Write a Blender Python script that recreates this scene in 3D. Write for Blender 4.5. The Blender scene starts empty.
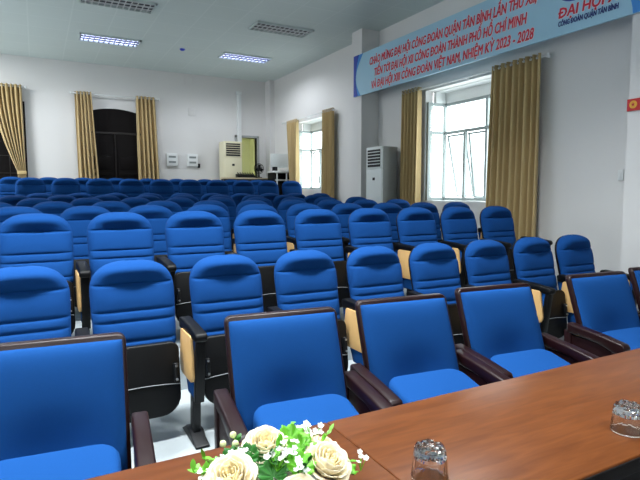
import bpy, bmesh, math, random
from mathutils import Vector, Matrix
random.seed(7)
PI = math.pi
scene = bpy.context.scene
COL = scene.collection
CEIL = 4.15
CAMZ = 1.385
LX_ = -4.5

# ------------------------------------------------------------------ camera, world, lights, exposure
cam_d = bpy.data.cameras.new('camera'); cam = bpy.data.objects.new('camera', cam_d); COL.objects.link(cam)
cam.location = (0, 0, CAMZ)
cam.rotation_euler = (math.radians(90 - 5.125), 0, math.radians(-28.36))
cam_d.sensor_width = 36.0; cam_d.lens = 36 * 524 / 640
cam_d.clip_start = 0.05; cam_d.clip_end = 200
scene.camera = cam

world = bpy.data.worlds.new('sky'); scene.world = world; world.use_nodes = True
wb = world.node_tree.nodes['Background']
wb.inputs[0].default_value = (0.93, 0.97, 1.0, 1); wb.inputs[1].default_value = 5.5

def area(name, loc, sx, sy, power, color, rot=(0, 0, 0), portal=False):
    l = bpy.data.lights.new(name, 'AREA'); l.shape = 'RECTANGLE'; l.size = sx; l.size_y = sy
    l.energy = power; l.color = color
    o = bpy.data.objects.new(name, l); COL.objects.link(o); o.location = loc; o.rotation_euler = rot
    if portal: l.cycles.is_portal = True
    return o
for (x, y, e, sp) in ((-1.6, 2.75, 95, 125), (0.2, 2.75, 95, 125), (2.0, 2.75, 95, 125), (-1.3, -1.2, 60, 130), (1.3, -1.2, 60, 130), (-2.0, 10.6, 150, 180)):
    area('ceiling_lamp', (x, y, CEIL - 0.03), 1.1, 0.4, e, (0.94, 0.98, 1.0)).data.spread = math.radians(sp)
area('left_fill_light', (LX_ + .1, 9.6, 2.5), 1.8, 4.5, 75, (0.93, 0.97, 1.0), (0, math.radians(-90), 0))  # added fill light from the left; no window is built there
area('window_portal', (5.9, 5.7, 2.05), 1.6, 1.8, 1, (1, 1, 1), (0, math.radians(90), 0), True)
area('window_portal', (5.9, 10.2, 2.2), 1.6, 1.8, 1, (1, 1, 1), (0, math.radians(90), 0), True)
area('annex_lamp', (4.2, 13.0, 3.2), 0.6, 0.6, 20, (1.0, 1.0, 0.95))

scene.view_settings.view_transform = 'Standard'
scene.view_settings.look = 'None'
scene.view_settings.gamma = 1.0
scene.view_settings.use_curve_mapping = False
scene.view_settings.exposure = 0.22

# ------------------------------------------------------------------ helpers
def lin(r, g, b):
    f = lambda c: (c / 255 / 12.92) if c / 255 <= 0.04045 else ((c / 255 + 0.055) / 1.055) ** 2.4
    return (f(r), f(g), f(b), 1)

def mat(name, rgb, rough=0.6, metal=0.0, noise=0.0, nscale=40, bump=0.0, bscale=200, sheen=0.0, spec=0.5, coat=0.0):
    m = bpy.data.materials.new(name); m.use_nodes = True
    nt = m.node_tree; p = nt.nodes['Principled BSDF']
    c = lin(*rgb)
    p.inputs['Base Color'].default_value = c
    p.inputs['Roughness'].default_value = rough; p.inputs['Metallic'].default_value = metal
    p.inputs['Specular IOR Level'].default_value = spec
    if sheen: p.inputs['Sheen Weight'].default_value = sheen; p.inputs['Sheen Roughness'].default_value = 0.5
    if coat: p.inputs['Coat Weight'].default_value = coat; p.inputs['Coat Roughness'].default_value = 0.08
    tc = nt.nodes.new('ShaderNodeTexCoord')
    n = nt.nodes.new('ShaderNodeTexNoise'); n.inputs['Scale'].default_value = nscale; n.inputs['Detail'].default_value = 4
    nt.links.new(tc.outputs['Object'], n.inputs['Vector'])
    amt = noise or 0.04
    mr = nt.nodes.new('ShaderNodeMapRange'); mr.inputs[3].default_value = 1 - amt; mr.inputs[4].default_value = 1 + amt
    nt.links.new(n.outputs['Fac'], mr.inputs[0])
    mx = nt.nodes.new('ShaderNodeVectorMath'); mx.operation = 'SCALE'; mx.inputs[0].default_value = c[:3]
    nt.links.new(mr.outputs[0], mx.inputs['Scale']); nt.links.new(mx.outputs[0], p.inputs['Base Color'])
    if bump:
        n2 = nt.nodes.new('ShaderNodeTexNoise'); n2.inputs['Scale'].default_value = bscale
        nt.links.new(tc.outputs['Object'], n2.inputs['Vector'])
        b = nt.nodes.new('ShaderNodeBump'); b.inputs['Strength'].default_value = bump; b.inputs['Distance'].default_value = 0.01
        nt.links.new(n2.outputs['Fac'], b.inputs['Height']); nt.links.new(b.outputs[0], p.inputs['Normal'])
    return m

def emis(name, rgb, s):
    m = bpy.data.materials.new(name); m.use_nodes = True; nt = m.node_tree; nt.nodes.clear()
    e = nt.nodes.new('ShaderNodeEmission'); e.inputs[0].default_value = lin(*rgb); e.inputs[1].default_value = s
    o = nt.nodes.new('ShaderNodeOutputMaterial'); nt.links.new(e.outputs[0], o.inputs[0]); return m

M = {}
M['wall'] = mat('painted_wall', (222, 221, 220), 0.7, noise=0.025, nscale=1.5, bump=0.05, bscale=60)
M['floor'] = mat('light_tile', (164, 172, 175), 0.25, noise=0.03, nscale=3)
M['fabric'] = mat('blue_fabric', (19, 65, 125), 0.9, noise=0.06, nscale=180, bump=0.25, bscale=900, spec=0.08)
M['fabric_plain'] = mat('blue_upholstery', (20, 69, 130), 0.9, noise=0.05, nscale=160, bump=0.2, bscale=900, spec=0.08)
M['black'] = mat('black_plastic', (4, 5, 7), 0.5, noise=0.1, nscale=30, spec=0.22)
M['blackmetal'] = mat('black_metal', (12, 14, 17), 0.42, spec=0.3)
M['chrome'] = mat('steel', (190, 192, 195), 0.3, metal=0.9)
M['piping'] = mat('grey_piping', (120, 124, 128), 0.5)
M['oak'] = mat('light_oak', (205, 165, 108), 0.5, noise=0.12, nscale=12)
M['darkwood'] = mat('dark_wine_wood', (28, 8, 10), 0.38, noise=0.15, nscale=14, spec=0.28)
M['white'] = mat('white_paint', (225, 228, 228), 0.45)
M['alu'] = mat('white_aluminium', (150, 160, 160), 0.5)
M['curtain'] = mat('tan_curtain', (186, 161, 112), 0.75, noise=0.06, nscale=60, sheen=0.2)
M['acwhite'] = mat('white_cabinet', (214, 220, 220), 0.4)
M['accream'] = mat('cream_cabinet', (226, 220, 190), 0.45)
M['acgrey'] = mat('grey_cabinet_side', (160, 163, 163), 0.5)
M['dark'] = mat('dark_slot', (25, 27, 30), 0.6)
M['greyslot'] = mat('grey_slot', (130, 138, 138), 0.6)
M['doorwood'] = mat('dark_wood_and_shade', (9, 5, 5), 0.7, noise=0.2, nscale=8, spec=0.15)  # the doors' own tone; on the table front it stands in for shade
M['doorlight'] = mat('worn_edge_wood', (22, 14, 11), 0.5)
M['darkglass'] = mat('dark_glass', (10, 11, 14), 0.1)
M['annex'] = mat('pale_green_wall', (200, 204, 160), 0.8)
M['tan'] = mat('tan_top', (205, 190, 155), 0.5)
M['blue_sensor'] = mat('blue_plastic', (40, 60, 190), 0.4)
M['banner'] = mat('banner_vinyl', (158, 200, 222), 0.55, noise=0.05, nscale=2)
M['bannerdeep'] = mat('banner_deep_blue', (28, 62, 170), 0.55)
M['bannermid'] = mat('banner_mid_blue', (60, 140, 215), 0.55)
M['red'] = mat('red_letter', (205, 35, 62), 0.55)
M['pink'] = mat('pale_letter_edge', (236, 226, 232), 0.55)
M['navy'] = mat('navy_letter', (30, 50, 120), 0.55)
M['signred'] = mat('red_sign', (190, 30, 35), 0.5)
M['gold'] = mat('gold_emblem', (225, 165, 40), 0.4)
M['rose'] = mat('cream_petal', (250, 238, 206), 0.65, noise=0.04, nscale=30)
M['rosein'] = mat('yellow_petal', (250, 234, 188), 0.65)
M['leaf'] = mat('green_leaf', (104, 182, 40), 0.5, noise=0.2, nscale=40)
M['leafdark'] = mat('deep_green_leaf', (40, 110, 32), 0.5, noise=0.2, nscale=40)
M['bud'] = mat('pale_bud', (222, 228, 170), 0.6)
M['blossom'] = mat('white_blossom', (244, 246, 242), 0.6)
M['pot'] = mat('white_pot', (230, 228, 222), 0.3)
M['tube'] = emis('lit_tube', (200, 212, 255), 9)
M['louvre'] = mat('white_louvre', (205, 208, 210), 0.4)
M['louvrelit'] = mat('louvre_lit_tone', (70, 78, 120), 0.6)  # lit copy of the louvre, tube light toned into its blue-grey colour
M['fixture'] = mat('dark_reflector', (52, 56, 66), 0.5)
M['ceilpaint'] = mat('grey_green_frame', (196, 208, 207), 0.6)
M['tubeoff'] = mat('unlit_tube', (200, 205, 205), 0.4)

def tablewood():
    m = bpy.data.materials.new('red_brown_table_wood'); m.use_nodes = True; nt = m.node_tree; p = nt.nodes['Principled BSDF']
    tc = nt.nodes.new('ShaderNodeTexCoord'); mp = nt.nodes.new('ShaderNodeMapping'); mp.inputs['Scale'].default_value = (1.2, 9, 9)
    n = nt.nodes.new('ShaderNodeTexNoise'); n.inputs['Scale'].default_value = 5; n.inputs['Detail'].default_value = 6; n.inputs['Distortion'].default_value = 0.6
    r = nt.nodes.new('ShaderNodeValToRGB')
    r.color_ramp.elements[0].position = 0.3; r.color_ramp.elements[0].color = lin(86, 46, 20)
    r.color_ramp.elements[1].position = 0.75; r.color_ramp.elements[1].color = lin(108, 61, 29)
    nt.links.new(tc.outputs['Object'], mp.inputs[0]); nt.links.new(mp.outputs[0], n.inputs['Vector'])
    nt.links.new(n.outputs['Fac'], r.inputs[0]); nt.links.new(r.outputs[0], p.inputs['Base Color'])
    p.inputs['Roughness'].default_value = 0.34; p.inputs['Specular IOR Level'].default_value = 0.13
    return m
M['table'] = tablewood()

def ceilmat():
    m = bpy.data.materials.new('ceiling_tiles'); m.use_nodes = True; nt = m.node_tree; p = nt.nodes['Principled BSDF']
    tc = nt.nodes.new('ShaderNodeTexCoord'); b = nt.nodes.new('ShaderNodeTexBrick')
    b.offset = 0; b.inputs['Scale'].default_value = 1; b.inputs['Brick Width'].default_value = 0.6; b.inputs['Row Height'].default_value = 0.6
    b.inputs['Mortar Size'].default_value = 0.012; b.inputs['Mortar Smooth'].default_value = 0.3
    b.inputs['Color1'].default_value = lin(208, 220, 218); b.inputs['Color2'].default_value = lin(206, 218, 216); b.inputs['Mortar'].default_value = lin(214, 225, 223)
    nt.links.new(tc.outputs['Object'], b.inputs['Vector']); nt.links.new(b.outputs['Color'], p.inputs['Base Color'])
    p.inputs['Roughness'].default_value = 0.75
    return m
M['ceiling'] = ceilmat()

def paneglass():
    m = bpy.data.materials.new('window_glass'); m.use_nodes = True; nt = m.node_tree; nt.nodes.clear()
    t = nt.nodes.new('ShaderNodeBsdfTransparent'); t.inputs[0].default_value = (0.93, 0.97, 0.96, 1)
    g = nt.nodes.new('ShaderNodeBsdfGlossy'); g.inputs['Roughness'].default_value = 0.02
    mx = nt.nodes.new('ShaderNodeMixShader'); o = nt.nodes.new('ShaderNodeOutputMaterial')
    mx.inputs[0].default_value = 0.06; nt.links.new(t.outputs[0], mx.inputs[1]); nt.links.new(g.outputs[0], mx.inputs[2]); nt.links.new(mx.outputs[0], o.inputs[0])
    return m
M['pane'] = paneglass()
def drinkglass():
    m = bpy.data.materials.new('drinking_glass'); m.use_nodes = True; p = m.node_tree.nodes['Principled BSDF']
    p.inputs['Transmission Weight'].default_value = 1; p.inputs['Roughness'].default_value = 0.0; p.inputs['IOR'].default_value = 1.48
    p.inputs['Base Color'].default_value = (0.97, 0.99, 0.99, 1)
    return m
M['glass'] = drinkglass()

class MB:
    def __init__(self): self.v = []; self.f = []
    def add(self, vs, fs):
        n = len(self.v); self.v += [tuple(v) for v in vs]; self.f += [tuple(i + n for i in f) for f in fs]
    def box(self, x0, x1, y0, y1, z0, z1, mtx=None):
        vs = [Vector((x, y, z)) for z in (z0, z1) for y in (y0, y1) for x in (x0, x1)]
        if mtx: vs = [mtx @ v for v in vs]
        self.add(vs, [(0, 2, 3, 1), (4, 5, 7, 6), (0, 1, 5, 4), (2, 6, 7, 3), (0, 4, 6, 2), (1, 3, 7, 5)])
        return self
    def prism(self, pts, d, mtx=None):   # pts: closed outline of 3D points, extruded by vector d
        d = Vector(d); a = [Vector(p) for p in pts]; b = [p + d for p in a]; n = len(a)
        vs = a + b
        if mtx: vs = [mtx @ v for v in vs]
        self.add(vs, [tuple(range(n))[::-1], tuple(range(n, 2 * n))] + [(i, (i + 1) % n, n + (i + 1) % n, n + i) for i in range(n)])
        return self
    def tube(self, pts, r, n=8):
        pts = [Vector(p) for p in pts]; rings = []
        for i, p in enumerate(pts):
            d = (pts[min(i + 1, len(pts) - 1)] - pts[max(i - 1, 0)]).normalized()
            a = d.orthogonal().normalized() if i == 0 else (a - d * a.dot(d)).normalized()
            b = d.cross(a); rr = r[i] if isinstance(r, (list, tuple)) else r
            rings.append([p + (a * math.cos(t * 2 * PI / n) + b * math.sin(t * 2 * PI / n)) * rr for t in range(n)])
        vs = [v for ring in rings for v in ring]; k = len(pts)
        fs = [(i * n + j, i * n + (j + 1) % n, (i + 1) * n + (j + 1) % n, (i + 1) * n + j) for i in range(k - 1) for j in range(n)]
        fs += [tuple(range(n))[::-1], tuple(range((k - 1) * n, k * n))]
        self.add(vs, fs); return self
    def lathe(self, prof, c=(0, 0, 0), n=24, axis='z'):
        vs = []
        for (r, h) in prof:
            for j in range(n):
                t = 2 * PI * j / n
                p = (r * math.cos(t), r * math.sin(t), h)
                if axis == 'y': p = (p[0], h, p[1])
                if axis == 'x': p = (h, p[0], p[1])
                vs.append((p[0] + c[0], p[1] + c[1], p[2] + c[2]))
        k = len(prof)
        fs = [(i * n + j, i * n + (j + 1) % n, (i + 1) * n + (j + 1) % n, (i + 1) * n + j) for i in range(k - 1) for j in range(n)]
        if prof[0][0] > 1e-6: fs.append(tuple(range(n))[::-1])
        if prof[-1][0] > 1e-6: fs.append(tuple(range((k - 1) * n, k * n)))
        self.add(vs, fs); return self
    def grid(self, fn, nu, nv, closeu=False):
        vs = [fn(i / (nu if closeu else nu - 1), j / (nv - 1)) for j in range(nv) for i in range(nu)]
        fs = []
        for j in range(nv - 1):
            for i in range(nu if closeu else nu - 1):
                i2 = (i + 1) % nu
                fs.append((j * nu + i, j * nu + i2, (j + 1) * nu + i2, (j + 1) * nu + i))
        self.add(vs, fs); return self
    def sphere(self, c, r, n=10, m=7, sq=(1, 1, 1)):
        self.lathe([(max(1e-7, r * math.sin(PI * k / m)) * sq[0], -r * math.cos(PI * k / m) * sq[2]) for k in range(m + 1)], c, n); return self
    def build(self, name, material, parent=None, smooth=False, bevel=0.0, loc=None, solid=0.0, segs=2):
        me = bpy.data.meshes.new(name); bm = bmesh.new()
        vv = [bm.verts.new(v) for v in self.v]
        for f in self.f:
            try: bm.faces.new([vv[i] for i in f])
            except ValueError: pass
        bmesh.ops.remove_doubles(bm, verts=bm.verts, dist=1e-6)
        bmesh.ops.recalc_face_normals(bm, faces=bm.faces)
        if bevel:
            es = [e for e in bm.edges if len(e.link_faces) == 2 and e.calc_face_angle(0) > 0.6]
            bmesh.ops.bevel(bm, geom=es, offset=bevel, segments=segs, affect='EDGES', profile=0.5, clamp_overlap=True)
        bm.to_mesh(me); bm.free()
        if smooth or bevel:
            for p in me.polygons: p.use_smooth = True
            if not smooth or bevel:
                try: me.set_sharp_from_angle(angle=math.radians(50))
                except Exception: pass
        o = bpy.data.objects.new(name, me); COL.objects.link(o)
        me.materials.append(material)
        if parent: o.parent = parent
        if loc: o.location = loc
        if solid:
            md = o.modifiers.new('s', 'SOLIDIFY'); md.thickness = solid; md.offset = 0
        return o

def tag(o, label=None, cat=None, group=None, kind=None):
    if label: o['label'] = label
    if cat: o['category'] = cat
    if group: o['group'] = group
    if kind: o['kind'] = kind
    return o
def thing(name, label, cat, loc=(0, 0, 0), rz=0, group=None, kind=None):
    o = bpy.data.objects.new(name, None); COL.objects.link(o); o.location = loc; o.rotation_euler = (0, 0, rz)
    o.empty_display_size = 0.1
    return tag(o, label, cat, group, kind)
def copy_tree(o, parent=None):
    c = o.copy(); COL.objects.link(c)
    if parent: c.parent = parent
    for ch in list(o.children): copy_tree(ch, c)
    return c
def struct(o, label, cat):
    return tag(o, label, cat, kind='structure')

# ------------------------------------------------------------------ room shell
WX = 5.3; BY = 12.47; LX = -4.5; FY = -3.2
def floor_z(y):
    if y < 3.62: return 0.0
    if y < 9.7: return 0.253 + 0.0285 * (y - 4.155)
    return 0.66 + 0.03 * (y - 10.25) / 0.85 if y < 11.1 else 0.69
prof = [(FY - .2, 0), (3.62, 0), (3.62, floor_z(3.63)), (9.7, floor_z(9.69)), (9.7, floor_z(9.71)), (11.1, 0.69), (14.7, 0.69), (14.7, -0.3), (FY - .2, -0.3)]
fl = MB().prism([(LX - .2, y, z) for y, z in prof], (WX + 0.55 - LX + .2, 0, 0)).build('floor', M['floor'])
struct(fl, 'pale grey tiled floor rising in two steps towards the back', 'floor')
ce = MB().box(LX - .2, WX + .2, FY - .2, BY + .2, CEIL, CEIL + .12).build('ceiling', M['ceiling'])
struct(ce, 'grey green tiled ceiling with a faint square grid', 'ceiling')
def holes_wall(name, fixed, a0, a1, z0, z1, holes, axis, th=0.15):
    """wall slab with rectangular holes; axis 'x': plane x=fixed running along y, 'y': plane y=fixed running along x"""
    ys = sorted({a0, a1} | {h[0] for h in holes} | {h[1] for h in holes}); zs = sorted({z0, z1} | {h[2] for h in holes} | {h[3] for h in holes})
    mb = MB()
    for i in range(len(ys) - 1):
        for j in range(len(zs) - 1):
            cy, cz = (ys[i] + ys[i + 1]) / 2, (zs[j] + zs[j + 1]) / 2
            if any(h[0] < cy < h[1] and h[2] < cz < h[3] for h in holes): continue
            if axis == 'x': mb.box(fixed, fixed + th, ys[i], ys[i + 1], zs[j], zs[j + 1])
            else: mb.box(ys[i], ys[i + 1], fixed, fixed + th, zs[j], zs[j + 1])
    return mb.build(name, M['wall'])
B1 = (5.02, 6.42, 1.25, 2.93); B2 = (9.55, 10.95, 1.45, 2.97)
struct(holes_wall('wall_right', WX, FY, BY + .15, 0, CEIL, [B1, B2], 'x'), 'white side wall with two bay windows', 'wall')
DR = (4.40, 4.93, 0.69, 2.75)
struct(holes_wall('wall_back', BY, LX, WX, 0, CEIL, [DR], 'y'), 'white rear wall behind the last row of chairs', 'wall')
struct(MB().box(LX - .15, LX, FY, BY + .15, 0, CEIL).build('wall_left', M['wall']), 'white left wall out of view', 'wall')
struct(MB().box(LX, WX, FY - .15, FY, 0, CEIL).build('wall_front', M['wall']), 'white wall behind the camera', 'wall')
struct(MB().box(4.95, WX, 7.68, 8.0, 0, CEIL).build('pillar', M['wall']), 'white square pillar beside the white air conditioner', 'pillar')
struct(MB().box(4.95, WX, 2.2, 3.05, 0, CEIL).build('pillar', M['wall']), 'broad white pillar carrying the red sign at the right', 'pillar')
struct(MB().box(5.17, WX, 12.2, BY, 0, CEIL).build('pillar', M['wall']), 'narrow white corner pillar where back and window walls meet', 'pillar')
# annex behind the doorway
an = MB()
an.box(3.7, 5.5, 14.5, 14.6, 0.69, 3.3).box(3.6, 3.7, BY + .15, 14.6, 0.69, 3.3).box(5.5, 5.6, BY + .15, 14.6, 0.69, 3.3).box(3.6, 5.6, BY + .15, 14.6, 3.3, 3.4)
struct(an.build('wall_annex', M['annex']), 'pale yellow green wall of the room seen through the back doorway', 'wall')
t = MB()
t.box(4.35, 4.40, BY - .03, BY + .15, 0.69, 2.80).box(4.93, 4.98, BY - .03, BY + .15, 0.69, 2.80).box(4.35, 4.98, BY - .03, BY + .15, 2.75, 2.80)
struct(t.build('trim_1', M['acgrey']), 'grey frame around the open back doorway', 'door frame')
# shallow wall plates
# ------------------------------------------------------------------ bay windows
def bay(name, label, Y0, Y1, Z0, Z1, ztr):
    w = thing(name, label, 'window', (WX, (Y0 + Y1) / 2, Z0), kind='structure')
    off = Vector((-WX, -(Y0 + Y1) / 2, -Z0))
    def P(mb, nm, m, **k):
        mb.v = [tuple(Vector(v) + off) for v in mb.v]; return mb.build(nm, m, w, **k)
    XO = 5.66; b = 0.045
    y0, y1 = Y0 + .05, Y1 - .04; ya_, yb_ = y1 - .45, y1 - .88
    s = MB().box(WX + .01, XO + .06, Y0, Y1, Z0 - .08, Z0 + .02); P(s, 'sill', M['white'])
    h = MB().box(WX + .15, XO + .06, Y0, Y1, Z1 - .01, Z1 + .08).box(XO - .02, XO + .04, y0, y1, Z1 - .17, Z1).box(WX + .15, XO, y1 - .03, y1 + .03, Z1 - .17, Z1).box(WX + .15, XO, y0 - .03, y0 + .03, Z1 - .17, Z1)
    P(h, 'head_panel', M['white'])
    zt = Z1 - .17; zb = Z0 + .02
    f = MB()
    ym = (y0 + y1) / 2
    f.box(XO - b / 2, XO + b / 2, ya_ - b / 2, ya_ + b / 2, zb, ztr)
    for y in (y0, yb_, y1): f.box(XO - b / 2, XO + b / 2, y - b / 2, y + b / 2, zb, zt)
    for z in (zb + b / 2, ztr, zt - b / 2): f.box(XO - b / 2 + .004, XO + b / 2 - .004, y0 + .001, y1 - .001, z - b / 2 + .0005, z + b / 2 - .0005)
    for y in (y0, y1):
        f.box(WX + .01, WX + .05, y - b / 2, y + b / 2, zb, zt)
        for z in (zb + b / 2, ztr, zt - b / 2): f.box(WX + .012, XO, y - b / 2 + .004, y + b / 2 - .004, z - b / 2 + .001, z + b / 2 - .001)
    P(f, 'window_frame', M['alu'])
    P(MB().box(XO - .003, XO + .003, y0 + .02, y1 - .02, ztr + .02, zt - .04), 'pane', M['pane'])
    P(MB().box(WX + .05, XO - .02, y1 - .003, y1 + .003, zb + .04, zt - .04), 'pane', M['pane'])
    P(MB().box(WX + .05, XO - .02, y0 - .003, y0 + .003, zb + .04, zt - .04), 'pane', M['pane'])
    # two outward-tilted sashes below the transom
    for (ya, yb, tilt) in ((ya_ + .03, y1 - .03, 13), (yb_ + .03, ya_ - .03, 9)):
        R = Matrix.Translation((XO + .03, 0, ztr - .03)) @ Matrix.Rotation(math.radians(-tilt), 4, 'Y') @ Matrix.Translation((0, 0, -(ztr - .03 - zb - .03)))
        H = ztr - .03 - zb - .03; q = 0.03
        sa = MB()
        sa.box(-.012, .012, ya, ya + q, 0, H, R).box(-.012, .012, yb - q, yb, 0, H, R).box(-.012, .012, ya, yb, 0, q, R).box(-.012, .012, ya, yb, H - q, H, R)
        so = P(sa, 'sash', M['alu'])
        g = MB().box(-.003, .003, ya + q, yb - q, q, H - q, R); g.v = [tuple(Vector(v) + off) for v in g.v]
        g.build('pane', M['pane'], so)
    return w
bay('window_1', 'large bright bay window with open sashes between tan curtains', *B1, 2.31)
bay('window_2', 'smaller bright bay window near the back corner', *B2, 2.36)

# ------------------------------------------------------------------ back wall doors
def dark_door(name, label, cx, w, z0, z1, arch, panels):
    d = thing(name, label, 'door', (cx, BY, z0), kind='structure')
    def outline(hw, h, ar, y):
        pts = [(-hw, y, 0), (hw, y, 0)]
        for k in range(13):
            a = k / 12; x = hw - 2 * hw * a
            pts.append((x, y, h - ar * (x / hw) ** 2))
        return pts
    H = z1 - z0
    MB().prism(outline(w / 2, H, arch, -.05), (0, .05, 0)).build('door_frame', M['doorwood'], d)
    for s in (-1, 1):
        lf = MB().box(s * .02 if s > 0 else -w / 2 + .06, w / 2 - .06 if s > 0 else -.02, -.075, -.05, 0.02, H - arch - .45)
        leaf = lf.build('door_leaf', M['doorwood'], d, bevel=0.006)
        x0, x1 = (0.08, w / 2 - .12) if s > 0 else (-w / 2 + .12, -0.08)
        for (a, b) in panels:
            MB().box(x0, x1, -.09, -.074, a, b).build('door_panel', M['doorwood'], leaf, bevel=0.012)
    mol = MB().box(-.012, .012, -.095, -.07, 0, H - arch - .45).box(-w / 2 + .04, w / 2 - .04, -.09, -.05, H - arch - .45, H - arch - .41)
    mol.build('moulding', M['doorlight'], d)
    return d
dark_door('door_1', 'very dark arched double door between two tan curtains', 1.58, 1.15, 0.69, 3.22, 0.10, [(.1, .55), (.62, 1.0), (1.07, 1.14), (1.21, 1.5)])
dl = thing('door_2', 'very dark gridded door behind the tied curtain at far left', 'door', (-0.75, BY, 0.69), kind='structure')
MB().box(-.62, .62, -.05, 0, 0, 2.55).build('door_frame', M['doorwood'], dl)
g = MB()
for x in (-.35, -.02, .31): g.box(x - .008, x + .008, -.062, -.05, 0, 2.4)
for z in (.35, .75, 1.1, 1.45): g.box(-.6, .6, -.062, -.05, z - .008, z + .008)
g.build('glazing_bars', M['doorlight'], dl)

# ------------------------------------------------------------------ curtains
def curtain(label, a, b, zt, zb, folds, amp, bot=(0, 1), tie=None, rings=True, ph=0.0):
    """a,b: xy of top ends; bot: bottom ends as fractions of the top width; tie=(z, lo, hi)"""
    a = Vector((*a, 0)); b = Vector((*b, 0)); d = b - a; nrm = Vector((-d.y, d.x, 0)).normalized()
    c = thing('curtain', label, 'curtain', (*((a + b) / 2).xy, zb), group='tan floor curtains')
    base = Vector(((a + b) / 2).to_tuple()); base.z = zb
    def fn(u, v):
        z = zt + (zb - zt) * v
        lo, hi = bot[0] * v, 1 + (bot[1] - 1) * v
        if tie:
            tz, tl, th = tie; k = (zt - z) / (zt - tz)
            if k <= 1: e = k ** 1.7; lo, hi = tl * e, 1 + (th - 1) * (k ** 1.2)
            else: e = min(1, (k - 1) * 1.6); lo, hi = tl - .16 * e, th + .06 * e
        w = lo + (hi - lo) * (u + 0.012 * math.sin(u * 23 + ph))
        s = math.sin(u * folds * 2 * PI + ph + .5 * math.sin(v * 3 + ph))
        s = math.copysign(abs(s) ** 0.6, s)
        p = a + d * w + nrm * (amp * s * (0.75 + .35 * v)) ; p.z = z
        return p - base
    MB().grid(fn, folds * 12 + 1, 22).build('drape', M['curtain'], c, smooth=True, solid=0.004)
    if rings:
        L = d.length
        for i in range(folds):
            p = a + d * ((i + .25) / folds) - base; p.z = zt - zb - .04
            MB().tube([p + Vector((math.cos(t) * .022 * nrm.x, math.cos(t) * .022 * nrm.y, math.sin(t) * .022)) + nrm * amp * .8 for t in [k * 2 * PI / 10 for k in range(11)]], .005, 6).build('eyelet', M['chrome'], c)
    if tie:
        tz, tl, th = tie
        p0 = a + d * (tl - .02) - base; p1 = a + d * (th + .02) - base
        MB().box(min(p0.x, p1.x), max(p0.x, p1.x), -amp * 1.1, amp * 1.1, tz - zb - .04, tz - zb + .03).build('tieback', M['curtain'], c, bevel=.01)
    return c
cx = 5.185
curtain('wide tan curtain at the near side of the large bay window', (cx, 4.22), (cx, 4.97), 2.985, floor_z(4.6) + .03, 8, .06, (-.02, 1.05), ph=.3)
curtain('tan curtain hanging between the white air conditioner and large window', (cx, 6.40), (cx, 6.80), 2.985, floor_z(6.6) + .03, 5, .072, (0, 1), ph=1.1)
curtain('narrow tan curtain between the small bay window and square pillar', (cx, 9.06), (cx, 9.46), 3.05, floor_z(9.4) + .03, 5, .05, (0, 1), ph=2)
curtain('tan curtain by the back corner beside the computer desk', (cx, 10.64), (cx, 11.16), 3.03, .72, 5, .06, (0, .45), ph=.8)
curtain('tan curtain left of the dark arched back door', (.80, 12.33), (1.13, 12.33), 3.52, .72, 5, .072, (.08, 1.45), ph=.2)
curtain('tan curtain right of the dark arched back door', (2.03, 12.33), (2.45, 12.33), 3.52, .72, 5, .072, (.02, 1.22), ph=1.7)
curtain('tied back tan curtain at far left of the rear wall', (-.72, 12.33), (-.16, 12.33), 3.55, .72, 7, .072, (0, 1), tie=(1.80, .74, 1.0), ph=.5)
def rod(label, a, b):
    r = thing('curtain_rod', label, 'curtain rod', a)
    a = Vector(a); b = Vector(b)
    MB().tube([(0, 0, 0), b - a], .013, 10).build('pole', M['white'], r, smooth=True)
    for p in (Vector((0, 0, 0)), b - a): MB().sphere(p, .028, 10, 8).build('finial', M['white'], r, smooth=True)
    for k in (.02, .5, .98):
        p = (b - a) * k
        d = Vector((WX - a.x, 0, 0)) if abs((b - a).y) > abs((b - a).x) else Vector((0, BY - a.y, 0))
        MB().tube([p, p + d], .009, 8).build('bracket', M['white'], r)
rod('thin white rod above the large bay window', (cx, 4.15, 2.945), (cx, 6.86, 2.945))
rod('thin white rod above the small bay window', (cx, 9.08, 3.01), (cx, 11.45, 3.02))
rod('white rod above the dark arched back door', (.72, 12.33, 3.48), (2.52, 12.33, 3.48))
rod('white rod above the far left dark door', (-1.5, 12.33, 3.51), (-.1, 12.33, 3.51))

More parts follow.
